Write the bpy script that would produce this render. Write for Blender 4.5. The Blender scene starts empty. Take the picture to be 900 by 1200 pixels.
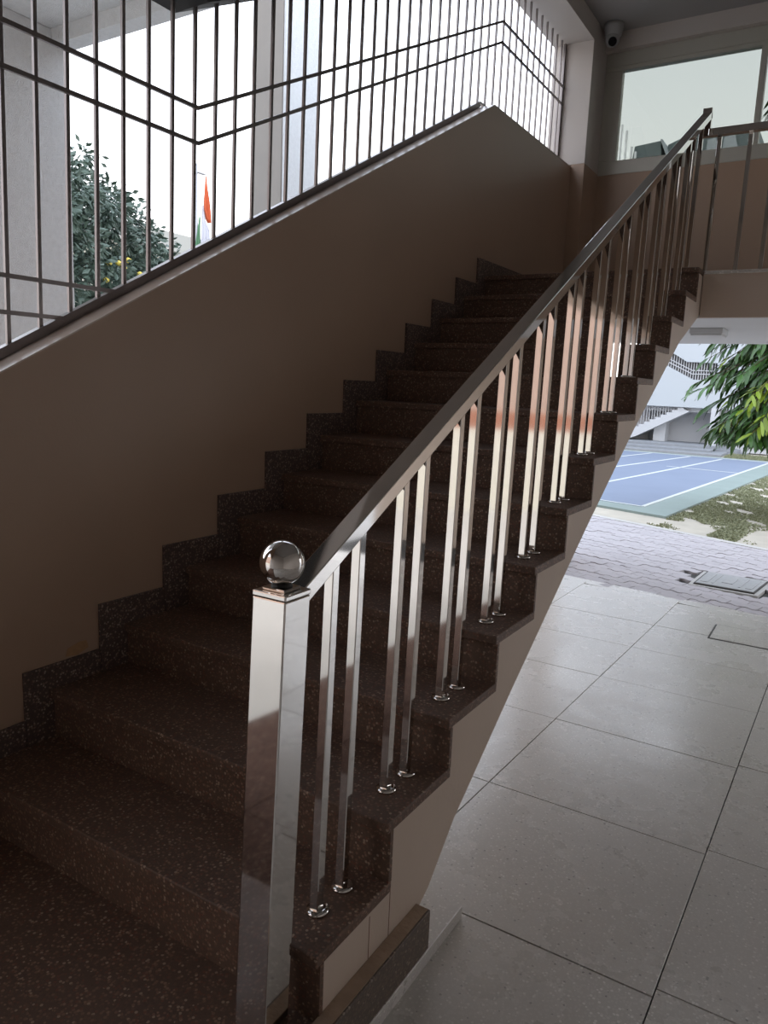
import bpy, bmesh, math, random
from mathutils import Matrix, Vector

# ------------------------------------------------------------------ camera, sky, exposure
scene = bpy.context.scene
col = scene.collection
cam_data = bpy.data.cameras.new('camera')
cam = bpy.data.objects.new('camera', cam_data)
col.objects.link(cam)
RIGHT = (0.84928752, 0.52637614, 0.04048300)
UP = (-0.12312185, 0.12291631, 0.98475001)
FWD = (-0.51337289, 0.84132024, -0.16919969)
EYE = (2.21413, -1.17736, 1.25976)
cam.matrix_world = Matrix(((RIGHT[0], UP[0], -FWD[0], EYE[0]),
                           (RIGHT[1], UP[1], -FWD[1], EYE[1]),
                           (RIGHT[2], UP[2], -FWD[2], EYE[2]),
                           (0, 0, 0, 1)))
cam_data.sensor_fit = 'AUTO'
cam_data.sensor_width = 36.0
cam_data.lens = 873.85 / 1200.0 * 36.0
cam_data.clip_start = 0.02
cam_data.clip_end = 500
scene.camera = cam

SKY = 1.35
world = bpy.data.worlds.new('hazy_sky')
scene.world = world
world.use_nodes = True
wn = world.node_tree
wn.nodes.clear()
w_out = wn.nodes.new('ShaderNodeOutputWorld')
w_bg = wn.nodes.new('ShaderNodeBackground')
w_ramp = wn.nodes.new('ShaderNodeValToRGB')
w_sep = wn.nodes.new('ShaderNodeSeparateXYZ')
w_tc = wn.nodes.new('ShaderNodeTexCoord')
wn.links.new(w_tc.outputs['Generated'], w_sep.inputs[0])
wn.links.new(w_sep.outputs['Z'], w_ramp.inputs[0])
wn.links.new(w_ramp.outputs[0], w_bg.inputs['Color'])
wn.links.new(w_bg.outputs[0], w_out.inputs['Surface'])
w_ramp.color_ramp.elements[0].position = 0.0
w_ramp.color_ramp.elements[0].color = (1.0, 0.985, 0.97, 1)
w_ramp.color_ramp.elements[1].position = 0.6
w_ramp.color_ramp.elements[1].color = (0.66, 0.74, 0.88, 1)
e_ = w_ramp.color_ramp.elements.new(0.22)
e_.color = (0.93, 0.95, 1.0, 1)
w_bg.inputs['Strength'].default_value = SKY

scene.view_settings.view_transform = 'Standard'
scene.view_settings.look = 'None'
scene.view_settings.gamma = 1.0
scene.view_settings.use_curve_mapping = False
scene.view_settings.exposure = 1.27


def portal(name, loc, rot, sx, sy):
    """A light portal: it gives no light of its own, it only guides sky sampling through an opening."""
    L = bpy.data.lights.new(name, 'AREA')
    L.shape = 'RECTANGLE'
    L.size = sx
    L.size_y = sy
    L.cycles.is_portal = True
    o = bpy.data.objects.new(name, L)
    o.location = loc
    o.rotation_euler = rot
    col.objects.link(o)


PI = math.pi
portal('opening_portal', (-0.3, 2.4, 2.7), (0, -PI / 2, 0), 3.4, 5.8)
portal('passage_portal', (2.9, 6.3, 0.7), (-PI / 2, 0, 0), 3.2, 2.1)
portal('entrance_portal', (-0.3, -2.25, 1.0), (0, -PI / 2, 0), 2.7, 2.1)
portal('understair_portal', (-0.3, 3.5, 0.66), (0, -PI / 2, 0), 1.95, 3.6)
portal('window_portal', (2.2, 5.9, 3.55), (-PI / 2, 0, 0), 4.2, 0.9)

# ------------------------------------------------------------------ numbers of the place
R = 0.16701      # riser
T = 0.30         # going
W = 1.37         # stair width
ZF = -0.31       # ground floor
CEIL = 4.20
DY = [0.0, -0.012, 0.002, 0.008, 0.012, 0.005, 0, 0, -0.005, -0.008, -0.004, 0.0, 0.01]
DZ = [0.012, 0.018, 0.006, 0.0, -0.004, -0.005, -0.003, 0, 0, 0, 0, 0, 0]


def ny(k):
    return k * T + (DY[k] if 0 <= k < 13 else 0)


def nz(k):
    return k * R + (DZ[k] if 0 <= k < 13 else 0)


# ------------------------------------------------------------------ helpers
def tag(o, label=None, cat=None, group=None, kind=None):
    if label:
        o['label'] = label
    if cat:
        o['category'] = cat
    if group:
        o['group'] = group
    if kind:
        o['kind'] = kind
    return o


def empty(name, loc=(0, 0, 0), **kw):
    o = bpy.data.objects.new(name, None)
    o.empty_display_size = 0.1
    col.objects.link(o)
    o.location = loc
    return tag(o, **kw)


def lean(o, y0, z0, amount):
    """posts are set a little out of plumb, like the real ones"""
    me = o.data
    for v in me.vertices:
        v.co.y += (v.co.z - z0) * amount


class MB:
    """collects shapes into one mesh"""

    def __init__(self):
        self.bm = bmesh.new()

    def box(self, x0, x1, y0, y1, z0, z1, bev=0.0, seg=1, mi=0):
        return self.prism([(x0, y0), (x1, y0), (x1, y1), (x0, y1)], z0, z1, 'z', bev, seg, mi)

    def prism(self, pts, a, b, axis='z', bev=0.0, seg=1, mi=0):
        def mk(p, h):
            if axis == 'z':
                return (p[0], p[1], h)
            if axis == 'x':
                return (h, p[0], p[1])
            return (p[0], h, p[1])
        v0 = [self.bm.verts.new(mk(p, a)) for p in pts]
        v1 = [self.bm.verts.new(mk(p, b)) for p in pts]
        n = len(pts)
        fs = [self.bm.faces.new(v0[::-1]), self.bm.faces.new(v1)]
        for i in range(n):
            fs.append(self.bm.faces.new((v0[i], v0[(i + 1) % n], v1[(i + 1) % n], v1[i])))
        for f in fs:
            f.material_index = mi
        bmesh.ops.recalc_face_normals(self.bm, faces=fs)
        if bev > 0:
            es = list({e for f in fs for e in f.edges})
            bmesh.ops.bevel(self.bm, geom=es, offset=bev, segments=seg, profile=0.5, affect='EDGES')
        return self

    def bar(self, p, q, w, h, up=(0, 0, 1), bev=0.0, mi=0):
        """square bar from p to q, w wide, h along up"""
        p, q, up = Vector(p), Vector(q), Vector(up)
        d = (q - p).normalized()
        s = d.cross(up).normalized()
        u = s.cross(d).normalized()
        ring = [s * w / 2 + u * h / 2, -s * w / 2 + u * h / 2, -s * w / 2 - u * h / 2, s * w / 2 - u * h / 2]
        v0 = [self.bm.verts.new(p + r) for r in ring]
        v1 = [self.bm.verts.new(q + r) for r in ring]
        fs = [self.bm.faces.new(v0), self.bm.faces.new(v1[::-1])]
        for i in range(4):
            fs.append(self.bm.faces.new((v0[i], v1[i], v1[(i + 1) % 4], v0[(i + 1) % 4])))
        for f in fs:
            f.material_index = mi
        bmesh.ops.recalc_face_normals(self.bm, faces=fs)
        if bev > 0:
            es = list({e for f in fs for e in f.edges})
            bmesh.ops.bevel(self.bm, geom=es, offset=bev, segments=2, profile=0.5, affect='EDGES')
        return self

    def sweep(self, pts, w, h, side=(1, 0, 0), mi=0):
        """mitred rectangular bar along a polyline that lies in the plane normal to side"""
        side = Vector(side).normalized()
        P = [Vector(p) for p in pts]
        rings = []
        for i, p in enumerate(P):
            d0 = (P[i] - P[i - 1]).normalized() if i else None
            d1 = (P[i + 1] - P[i]).normalized() if i < len(P) - 1 else None
            d = (d0 + d1).normalized() if d0 and d1 else (d0 or d1)
            n = side.cross(d).normalized()
            c = max(0.35, n.dot(side.cross(d0 or d1).normalized()))
            rings.append([self.bm.verts.new(p + side * sx * w / 2 + n * sn * h / 2 / c)
                          for sx, sn in ((1, 1), (-1, 1), (-1, -1), (1, -1))])
        fs = [self.bm.faces.new(rings[0]), self.bm.faces.new(rings[-1][::-1])]
        for a, b in zip(rings, rings[1:]):
            for i in range(4):
                fs.append(self.bm.faces.new((a[i], b[i], b[(i + 1) % 4], a[(i + 1) % 4])))
        for f in fs:
            f.material_index = mi
        bmesh.ops.recalc_face_normals(self.bm, faces=fs)
        return self

    def lathe(self, prof, seg=24, c=(0, 0, 0), mi=0, smooth=True):
        rings = []
        for r, z in prof:
            if r < 1e-6:
                rings.append([self.bm.verts.new((c[0], c[1], c[2] + z))])
            else:
                rings.append([self.bm.verts.new((c[0] + r * math.cos(2 * PI * i / seg), c[1] + r * math.sin(2 * PI * i / seg), c[2] + z)) for i in range(seg)])
        fs = []
        for a, b in zip(rings, rings[1:]):
            for i in range(seg):
                j = (i + 1) % seg
                if len(a) == 1 and len(b) == 1:
                    continue
                if len(a) == 1:
                    fs.append(self.bm.faces.new((a[0], b[j], b[i])))
                elif len(b) == 1:
                    fs.append(self.bm.faces.new((a[i], a[j], b[0])))
                else:
                    fs.append(self.bm.faces.new((a[i], a[j], b[j], b[i])))
        for f in fs:
            f.material_index = mi
            f.smooth = smooth
        return self

    def tube(self, pts, radii, seg=8, mi=0):
        P = [Vector(p) for p in pts]
        rings = []
        for i, p in enumerate(P):
            d = (P[min(i + 1, len(P) - 1)] - P[max(i - 1, 0)]).normalized()
            s = d.cross(Vector((0, 1, 0)) if abs(d.y) < 0.9 else Vector((1, 0, 0))).normalized()
            u = s.cross(d)
            rings.append([self.bm.verts.new(p + (s * math.cos(2 * PI * k / seg) + u * math.sin(2 * PI * k / seg)) * radii[i]) for k in range(seg)])
        fs = [self.bm.faces.new(rings[0]), self.bm.faces.new(rings[-1][::-1])]
        for a, b in zip(rings, rings[1:]):
            for k in range(seg):
                f = self.bm.faces.new((a[k], b[k], b[(k + 1) % seg], a[(k + 1) % seg]))
                f.smooth = True
                fs.append(f)
        for f in fs:
            f.material_index = mi
        bmesh.ops.recalc_face_normals(self.bm, faces=fs)
        return self

    def mesh(self, name, *mats):
        me = bpy.data.meshes.new(name)
        self.bm.to_mesh(me)
        self.bm.free()
        for m in mats:
            me.materials.append(m)
        return me

    def build(self, name, mats, parent=None, **kw):
        mats = mats if isinstance(mats, (list, tuple)) else [mats]
        return link(name, self.mesh(name, *mats), parent, **kw)


def link(name, me, parent=None, loc=None, **kw):
    o = bpy.data.objects.new(name, me)
    col.objects.link(o)
    if parent:
        o.parent = parent
        if loc is None:
            # meshes are modelled in world coordinates: undo the parent's offset
            o.location = -wloc(parent)
    if loc is not None:
        o.location = loc
    return tag(o, **kw)


def wloc(o):
    v = Vector(o.location)
    while o.parent:
        o = o.parent
        v += Vector(o.location)
    return v


def structure(name, mb, mats, **kw):
    return mb.build(name, mats, None, kind='structure', **kw)


# ------------------------------------------------------------------ materials
def mat(name, color=(0.8, 0.8, 0.8), rough=0.6, metal=0.0, spec=0.5, noise=None, bump=None, coat=0):
    """principled material; noise=(scale, amount) varies the colour, bump=(scale, strength)"""
    m = bpy.data.materials.new(name)
    m.use_nodes = True
    nt = m.node_tree
    b = nt.nodes['Principled BSDF']
    b.inputs['Base Color'].default_value = (*color, 1)
    b.inputs['Roughness'].default_value = rough
    b.inputs['Metallic'].default_value = metal
    b.inputs['Specular IOR Level'].default_value = spec
    if coat:
        b.inputs['Coat Weight'].default_value = coat
        b.inputs['Coat Roughness'].default_value = 0.1
    tc = nt.nodes.new('ShaderNodeTexCoord')
    if noise:
        n = nt.nodes.new('ShaderNodeTexNoise')
        n.inputs['Scale'].default_value = noise[0]
        n.inputs['Detail'].default_value = 5
        nt.links.new(tc.outputs['Object'], n.inputs['Vector'])
        mx = nt.nodes.new('ShaderNodeMix')
        mx.data_type = 'RGBA'
        a = noise[1]
        mx.inputs['A'].default_value = (*[c * (1 - a) for c in color], 1)
        mx.inputs['B'].default_value = (*[min(1, c * (1 + a)) for c in color], 1)
        nt.links.new(n.outputs['Fac'], mx.inputs['Factor'])
        nt.links.new(mx.outputs['Result'], b.inputs['Base Color'])
    if bump:
        n2 = nt.nodes.new('ShaderNodeTexNoise')
        n2.inputs['Scale'].default_value = bump[0]
        n2.inputs['Detail'].default_value = 6
        nt.links.new(tc.outputs['Object'], n2.inputs['Vector'])
        bp = nt.nodes.new('ShaderNodeBump')
        bp.inputs['Strength'].default_value = bump[1]
        bp.inputs['Distance'].default_value = 0.01
        nt.links.new(n2.outputs['Fac'], bp.inputs['Height'])
        nt.links.new(bp.outputs['Normal'], b.inputs['Normal'])
    return m


def terrazzo(name, ramp, scale, rough, rough_var=0.0, base_mix=0.0, base=(0.1, 0.1, 0.1), patch=None, spec=0.5, bump=0.0):
    """voronoi chips whose colour comes from a ramp; patch=(scale, colour, amount) adds wear"""
    m = bpy.data.materials.new(name)
    m.use_nodes = True
    nt = m.node_tree
    b = nt.nodes['Principled BSDF']
    b.inputs['Specular IOR Level'].default_value = spec
    geo = nt.nodes.new('ShaderNodeNewGeometry')
    v = nt.nodes.new('ShaderNodeTexVoronoi')
    v.inputs['Scale'].default_value = scale
    v.inputs['Randomness'].default_value = 1.0
    nt.links.new(geo.outputs['Position'], v.inputs['Vector'])
    sep = nt.nodes.new('ShaderNodeSeparateColor')
    nt.links.new(v.outputs['Color'], sep.inputs[0])
    cr = nt.nodes.new('ShaderNodeValToRGB')
    cr.color_ramp.interpolation = 'CONSTANT'
    els = cr.color_ramp.elements
    els[0].position, els[0].color = ramp[0][0], (*ramp[0][1], 1)
    els[1].position, els[1].color = ramp[1][0], (*ramp[1][1], 1)
    for p, c in ramp[2:]:
        e = els.new(p)
        e.color = (*c, 1)
    nt.links.new(sep.outputs[0], cr.inputs[0])
    out = cr.outputs[0]
    # cement between the chips
    gt = nt.nodes.new('ShaderNodeMath')
    gt.operation = 'GREATER_THAN'
    gt.inputs[1].default_value = 0.47
    nt.links.new(v.outputs['Distance'], gt.inputs[0])
    mx = nt.nodes.new('ShaderNodeMix')
    mx.data_type = 'RGBA'
    nt.links.new(gt.outputs[0], mx.inputs['Factor'])
    nt.links.new(out, mx.inputs['A'])
    mx.inputs['B'].default_value = (*base, 1)
    out = mx.outputs['Result']
    n = nt.nodes.new('ShaderNodeTexNoise')
    n.inputs['Scale'].default_value = patch[0] if patch else 2.0
    n.inputs['Detail'].default_value = 6
    n.inputs['Roughness'].default_value = 0.65
    nt.links.new(geo.outputs['Position'], n.inputs['Vector'])
    if patch:
        r2 = nt.nodes.new('ShaderNodeMapRange')
        r2.inputs['From Min'].default_value = 0.34
        r2.inputs['From Max'].default_value = 0.74
        r2.inputs['To Max'].default_value = patch[2]
        nt.links.new(n.outputs['Fac'], r2.inputs['Value'])
        m2 = nt.nodes.new('ShaderNodeMix')
        m2.data_type = 'RGBA'
        nt.links.new(r2.outputs[0], m2.inputs['Factor'])
        nt.links.new(out, m2.inputs['A'])
        m2.inputs['B'].default_value = (*patch[1], 1)
        out = m2.outputs['Result']
    nt.links.new(out, b.inputs['Base Color'])
    rr = nt.nodes.new('ShaderNodeMapRange')
    rr.inputs['From Min'].default_value = 0.3
    rr.inputs['From Max'].default_value = 0.7
    rr.inputs['To Min'].default_value = max(0.02, rough - rough_var)
    rr.inputs['To Max'].default_value = rough + rough_var
    nt.links.new(n.outputs['Fac'], rr.inputs['Value'])
    nt.links.new(rr.outputs[0], b.inputs['Roughness'])
    if bump:
        bp = nt.nodes.new('ShaderNodeBump')
        bp.inputs['Strength'].default_value = bump
        bp.inputs['Distance'].default_value = 0.002
        nt.links.new(v.outputs['Distance'], bp.inputs['Height'])
        nt.links.new(bp.outputs['Normal'], b.inputs['Normal'])
    return m


M = {}
M['wall'] = mat('tan_wall_paint', (0.47, 0.325, 0.232), 0.42, noise=(1.6, 0.07), bump=(90, 0.06))
M['wall_white'] = mat('off_white_paint', (0.66, 0.60, 0.555), 0.55, noise=(2.0, 0.04), bump=(80, 0.05))
M['dark_plate'] = mat('dark_grey_plate', (0.040, 0.038, 0.036), 0.8, noise=(5, 0.1), spec=0.2)
M['ceiling'] = mat('ceiling_paint', (0.44, 0.425, 0.415), 0.8, noise=(2, 0.04))
M['soffit'] = mat('soffit_white', (0.60, 0.60, 0.60), 0.8, noise=(3, 0.04))
M['stringer'] = mat('stringer_plaster', (0.60, 0.485, 0.395), 0.6, noise=(5, 0.06), bump=(60, 0.08))
M['sill'] = mat('sill_enamel', (0.62, 0.50, 0.42), 0.22, noise=(8, 0.08))
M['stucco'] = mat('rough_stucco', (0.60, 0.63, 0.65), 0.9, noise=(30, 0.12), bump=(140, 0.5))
M['pier_side'] = mat('grey_brown_core', (0.24, 0.225, 0.205), 0.8, noise=(6, 0.08))
M['steel'] = mat('polished_steel', (0.72, 0.69, 0.655), 0.055, 1.0, noise=(14, 0.06))
M['steel_dull'] = mat('satin_steel', (0.55, 0.53, 0.52), 0.28, 1.0, noise=(20, 0.08))
M['seam'] = mat('dark_seam', (0.02, 0.018, 0.016), 0.5)
M['grille'] = mat('grille_steel', (0.24, 0.215, 0.21), 0.32, 0.7, noise=(25, 0.12))
M['frame'] = mat('window_aluminium', (0.58, 0.565, 0.50), 0.4, 0.2)
M['tread'] = terrazzo('dark_terrazzo',
                      [(0.0, (0.155, 0.085, 0.056)), (0.28, (0.235, 0.130, 0.088)), (0.50, (0.100, 0.058, 0.040)),
                       (0.68, (0.310, 0.190, 0.130)), (0.80, (0.185, 0.072, 0.045)), (0.92, (0.42, 0.31, 0.23))],
                      120, 0.55, 0.08, base=(0.115, 0.068, 0.047), patch=(5.0, (0.185, 0.12, 0.085), 0.4), bump=0.12)
M['floor_dark'] = terrazzo('dark_floor_terrazzo',
                           [(0.0, (0.125, 0.068, 0.048)), (0.28, (0.200, 0.110, 0.078)), (0.50, (0.080, 0.047, 0.035)),
                            (0.68, (0.270, 0.165, 0.120)), (0.92, (0.40, 0.30, 0.23))],
                           120, 0.9, 0.05, base=(0.095, 0.056, 0.042), spec=0.1)
M['floor'] = terrazzo('grey_terrazzo',
                      [(0.0, (0.69, 0.66, 0.62)), (0.5, (0.63, 0.60, 0.56)), (0.78, (0.73, 0.70, 0.66)),
                       (0.86, (0.90, 0.87, 0.83)), (0.978, (0.28, 0.26, 0.245))],
                      120, 0.27, 0.08, base=(0.62, 0.59, 0.55), patch=(1.7, (0.54, 0.50, 0.455), 0.6), spec=1.0)
M['joint'] = mat('dark_joint', (0.05, 0.047, 0.043), 0.9)
M['skirting'] = terrazzo('skirting_terrazzo',
                         [(0.0, (0.13, 0.082, 0.066)), (0.30, (0.20, 0.125, 0.10)), (0.55, (0.085, 0.06, 0.052)),
                          (0.74, (0.27, 0.18, 0.145)), (0.90, (0.40, 0.31, 0.26))],
                         130, 0.5, 0.05, base=(0.10, 0.07, 0.058))
M['dark_board'] = terrazzo('grey_brown_terrazzo',
                           [(0.0, (0.16, 0.12, 0.09)), (0.5, (0.11, 0.085, 0.065)), (0.8, (0.22, 0.17, 0.13)), (0.95, (0.30, 0.25, 0.2))],
                           120, 0.5, 0.05, base=(0.12, 0.09, 0.07))

# glass: tinted, partly mirror
g = bpy.data.materials.new('tinted_glass')
g.use_nodes = True
nt = g.node_tree
nt.nodes.clear()
go = nt.nodes.new('ShaderNodeOutputMaterial')
gt = nt.nodes.new('ShaderNodeBsdfTransparent')
gt.inputs[0].default_value = (0.480, 0.492, 0.465, 1)
gg = nt.nodes.new('ShaderNodeBsdfGlossy')
gg.inputs['Roughness'].default_value = 0.02
gm = nt.nodes.new('ShaderNodeMixShader')
fr = nt.nodes.new('ShaderNodeFresnel')
fr.inputs[0].default_value = 1.5
nt.links.new(fr.outputs[0], gm.inputs[0])
nt.links.new(gt.outputs[0], gm.inputs[1])
nt.links.new(gg.outputs[0], gm.inputs[2])
nt.links.new(gm.outputs[0], go.inputs[0])
M['glass'] = g


def random_tint(name, color, rough, amount, noise_scale=12):
    m = mat(name, color, rough)
    nt = m.node_tree
    b = nt.nodes['Principled BSDF']
    oi = nt.nodes.new('ShaderNodeObjectInfo')
    n = nt.nodes.new('ShaderNodeTexNoise')
    n.inputs['Scale'].default_value = noise_scale
    geo = nt.nodes.new('ShaderNodeNewGeometry')
    nt.links.new(geo.outputs['Position'], n.inputs['Vector'])
    ad = nt.nodes.new('ShaderNodeMath')
    ad.operation = 'ADD'
    nt.links.new(oi.outputs['Random'], ad.inputs[0])
    nt.links.new(n.outputs['Fac'], ad.inputs[1])
    hf = nt.nodes.new('ShaderNodeMath')
    hf.operation = 'MULTIPLY'
    hf.inputs[1].default_value = 0.5
    nt.links.new(ad.outputs[0], hf.inputs[0])
    mx = nt.nodes.new('ShaderNodeMix')
    mx.data_type = 'RGBA'
    mx.inputs['A'].default_value = (*[c * (1 - amount) for c in color], 1)
    mx.inputs['B'].default_value = (*[min(1, c * (1 + amount)) for c in color], 1)
    nt.links.new(hf.outputs[0], mx.inputs['Factor'])
    nt.links.new(mx.outputs['Result'], b.inputs['Base Color'])
    return m


M['paver'] = random_tint('pinkish_concrete', (0.42, 0.39, 0.40), 0.85, 0.10)
M['sand'] = mat('sandy_soil', (0.44, 0.40, 0.33), 0.95, noise=(3.5, 0.25), bump=(20, 0.4))
M['earth'] = mat('grey_ground', (0.46, 0.445, 0.42), 0.95, noise=(2, 0.2))
M['court_blue'] = mat('court_blue', (0.165, 0.20, 0.275), 0.75, noise=(1.2, 0.10))
M['court_green'] = mat('court_green', (0.21, 0.26, 0.24), 0.8, noise=(2.5, 0.12))
M['court_white'] = mat('court_line_white', (0.50, 0.52, 0.50), 0.8)
M['grass'] = random_tint('dry_grass', (0.23, 0.24, 0.14), 0.9, 0.4, 6)
M['white_build'] = mat('white_render', (0.455, 0.48, 0.50), 0.85, noise=(1.5, 0.02))
M['reflection_white'] = mat('reflection_white', (0.9, 0.9, 0.9), 0.6)
M['grey_build'] = mat('grey_render', (0.48, 0.46, 0.46), 0.85, noise=(1.5, 0.05))
M['pale_build'] = mat('pale_render', (0.52, 0.52, 0.53), 0.85)
M['plinth'] = mat('plinth_stone', (0.25, 0.26, 0.275), 0.85, noise=(9, 0.15))
M['roof_grey'] = mat('roof_sheet', (0.16, 0.19, 0.19), 0.7, noise=(5, 0.1))
M['shade_grey'] = mat('shade_grey', (0.13, 0.125, 0.125), 0.8)
M['bar_grey'] = mat('bar_grey', (0.45, 0.45, 0.46), 0.5, 0.3)
M['cream'] = mat('courtyard_cream', (0.76, 0.70, 0.58), 0.8, noise=(1.2, 0.03))
M['orange'] = mat('courtyard_orange', (0.42, 0.165, 0.095), 0.8)
M['pink'] = mat('courtyard_pink', (0.52, 0.36, 0.28), 0.8)
M['court_floor'] = mat('courtyard_paving', (0.60, 0.56, 0.49), 0.8, noise=(2, 0.06))
M['lamp_white'] = mat('lamp_plastic', (0.55, 0.55, 0.55), 0.5)
M['black'] = mat('black_lens', (0.01, 0.01, 0.012), 0.15)
M['cctv'] = mat('white_plastic', (0.45, 0.45, 0.45), 0.4)
M['iron'] = mat('cast_iron', (0.34, 0.34, 0.335), 0.7, noise=(30, 0.2))
M['bark'] = mat('bark', (0.12, 0.085, 0.055), 0.95, noise=(12, 0.3))
M['leaf_dark'] = random_tint('glossy_leaf', (0.042, 0.110, 0.016), 0.38, 0.55, 2.2)
M['leaf_young'] = random_tint('young_leaf', (0.19, 0.27, 0.02), 0.45, 0.4, 3)
M['leaf_tree'] = random_tint('tree_leaf', (0.085, 0.125, 0.095), 0.5, 0.55, 1.1)
M['flower'] = mat('yellow_flower', (0.75, 0.60, 0.12), 0.8)
M['saffron'] = mat('saffron_cloth', (0.62, 0.13, 0.05), 0.9)
M['white_cloth'] = mat('white_cloth', (0.62, 0.62, 0.68), 0.9)
M['green_cloth'] = mat('green_cloth', (0.10, 0.22, 0.12), 0.9)
M['navy'] = mat('navy_print', (0.03, 0.04, 0.22), 0.9)
M['stain'] = mat('rust_stain', (0.16, 0.07, 0.035), 0.9)
M['cement'] = mat('cement_fillet', (0.40, 0.29, 0.21), 0.9, noise=(18, 0.3), bump=(50, 0.5))

# ------------------------------------------------------------------ ground floor
floor = empty('floor', (0, 0, 0), kind='structure', label='grey terrazzo ground floor beside the staircase')
MB().box(-0.2, 4.6, -3.3, 4.76, ZF - 0.12, ZF - 0.012).build('slab_bed', M['joint'], floor)
xs = [(-0.19, 0.42), (0.43, 1.11), None, None, None, None]
ys_all = [-3.3, -2.4, -1.75, -1.1, -0.5, 0.055, 0.70, 1.452, 2.19, 2.88, 3.50, 4.06, 4.74]
xa = [-0.19, 0.45, 1.155, 1.975, 2.70, 3.40, 4.10, 4.55]
xb = [-0.19, 0.50, 1.255, 2.035, 2.74, 3.42, 4.11, 4.55]      # the joints drift slightly along the hall
gap = 0.0021


def xj(i, y):
    t = (y - 1.3) / 3.0
    return xa[i] + (xb[i] - xa[i]) * t


for i in range(len(xa) - 1):
    for j in range(len(ys_all) - 1):
        off = (0.0 if i < 3 else 0.035)
        y0, y1 = ys_all[j] + gap + off, ys_all[j + 1] - gap + off
        if j == len(ys_all) - 2:
            y1 = 4.90 - 0.135 * (xa[i] + xa[i + 1]) / 2 * 1.0
            y1 = 4.952 - 0.136 * (xa[i] + xa[i + 1]) / 2
        random.seed(i * 31 + j)
        dz = random.uniform(-0.0008, 0.0008)
        MB().prism([(xj(i, y0) + gap, y0), (xj(i + 1, y0) - gap, y0), (xj(i + 1, y1) - gap, y1), (xj(i, y1) + gap, y1)],
                   ZF - 0.012, ZF + dz, 'z', 0.0006).build('floor_slab', M['floor_dark'] if (i < 2 and ys_all[j + 1] < 0.06) else M['floor'], floor)

# ------------------------------------------------------------------ walls of the stairwell
def sill_z(y):
    return 1.158 + 0.5312 * y


PEAK = 3.632
ZS0 = sill_z(-0.25)
ZP = 3.10
wl = MB()
wl.prism([(-1.15, ZF), (1.7, ZF), (1.7, 0.50), (4.0, 1.62), (5.3, 1.62), (5.3, ZF), (5.8, ZF), (5.8, ZP - 0.006), (PEAK, ZP - 0.019), (-0.25, ZS0 - 0.006), (-0.55, ZS0 - 0.006), (-0.55, CEIL), (-3.3, CEIL), (-3.3, 2.35), (-1.15, 2.35)], -0.22, 0.0, 'x')
wall_left = structure('wall_left', wl, M['wall'], label='tan painted stair wall with a sloping parapet top')

wp = MB()
wp.prism([(0.362, 0.278), (0.372, 0.306), (0.42, 0.318), (0.448, 0.316), (0.456, 0.288), (0.41, 0.272)], 0.0, 0.0006, 'x')
wp.build('bare_patch', mat('ochre_patch', (0.50, 0.30, 0.16), 0.8, noise=(40, 0.25)), wall_left)

# sill cap: bevelled enamel strip along the slope, flat on the landing part
cap = MB()


rings = []
for (y, z) in ((-0.55, ZS0), (-0.25, ZS0), (PEAK, ZP - 0.013), (5.2, ZP)):
    rings.append([cap.bm.verts.new(p) for p in ((0.001, y, z - 0.006), (0.001, y, z), (-0.225, y, z), (-0.225, y, z - 0.006))])
for a, b in zip(rings, rings[1:]):
    for i in range(4):
        cap.bm.faces.new((a[i], b[i], b[(i + 1) % 4], a[(i + 1) % 4]))
cap.bm.faces.new(rings[0])
cap.bm.faces.new(rings[-1][::-1])
bmesh.ops.recalc_face_normals(cap.bm, faces=cap.bm.faces[:])
structure('trim_1', cap, M['sill'], label='pale sloping sill strip on top of the stair wall')

# the beam over the grille follows the slope too
bt = MB()
bt.prism([(-0.55, 2.670), (1.082, 2.670), (3.82, 4.060), (3.82, CEIL), (-0.55, CEIL)], -0.22, 0.113, 'x')
beam = structure('trim_2', bt, M['wall_white'], label='sloping beam over the barred opening with a dark underside')
MB().prism([(-0.55, 2.655), (1.085, 2.655), (3.82, 4.045), (3.82, 4.060), (1.082, 2.670), (-0.55, 2.670)], -0.222, -0.03, 'x').build('dark_underside', M['dark_plate'], beam, label='thin dark grey plate under the sloping beam')  # thin plate darkens only the outer part of the pale beam's underside
structure('trim_9', MB().box(-0.22, 0.113, 3.82, 5.2, 4.045, CEIL), M['wall_white'], label='pale level beam over the end of the barred opening')
structure('trim_3', MB().box(-0.22, 0.113, 5.2, 5.8, ZP + 0.015, CEIL), M['wall_white'], label='white upper half of the corner pier beside the window')
structure('trim_4', MB().box(0.0, 0.113, 5.2, 5.6, 1.9, ZP + 0.013), M['wall'], label='tan lower half of the corner pier beside the window')

# end wall with the window
YW = 5.57
we = MB().box(0.0, 4.6, YW, YW + 0.22, 1.9, 3.10)
structure('wall_back', we, M['wall'], label='tan wall under the landing window')
structure('trim_5', MB().box(0.113, 4.6, YW - 0.06, YW + 0.22, 4.065, CEIL), M['wall_white'], label='beam across the top of the landing window')
structure('ceiling', MB().box(-0.22, 4.6, -3.5, 5.8, CEIL, CEIL + 0.2), M['ceiling'], label='grey painted ceiling over the stairwell')
structure('wall_right', MB().prism([(-3.3, ZF), (3.6, ZF), (3.6, 1.73), (6.15, 1.73), (6.15, CEIL), (-3.3, CEIL)], 4.55, 4.75, 'x'), M['wall_white'], label='pale wall on the right side of the hall')  # low opening at the far end, out of view, added to let in light

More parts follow.
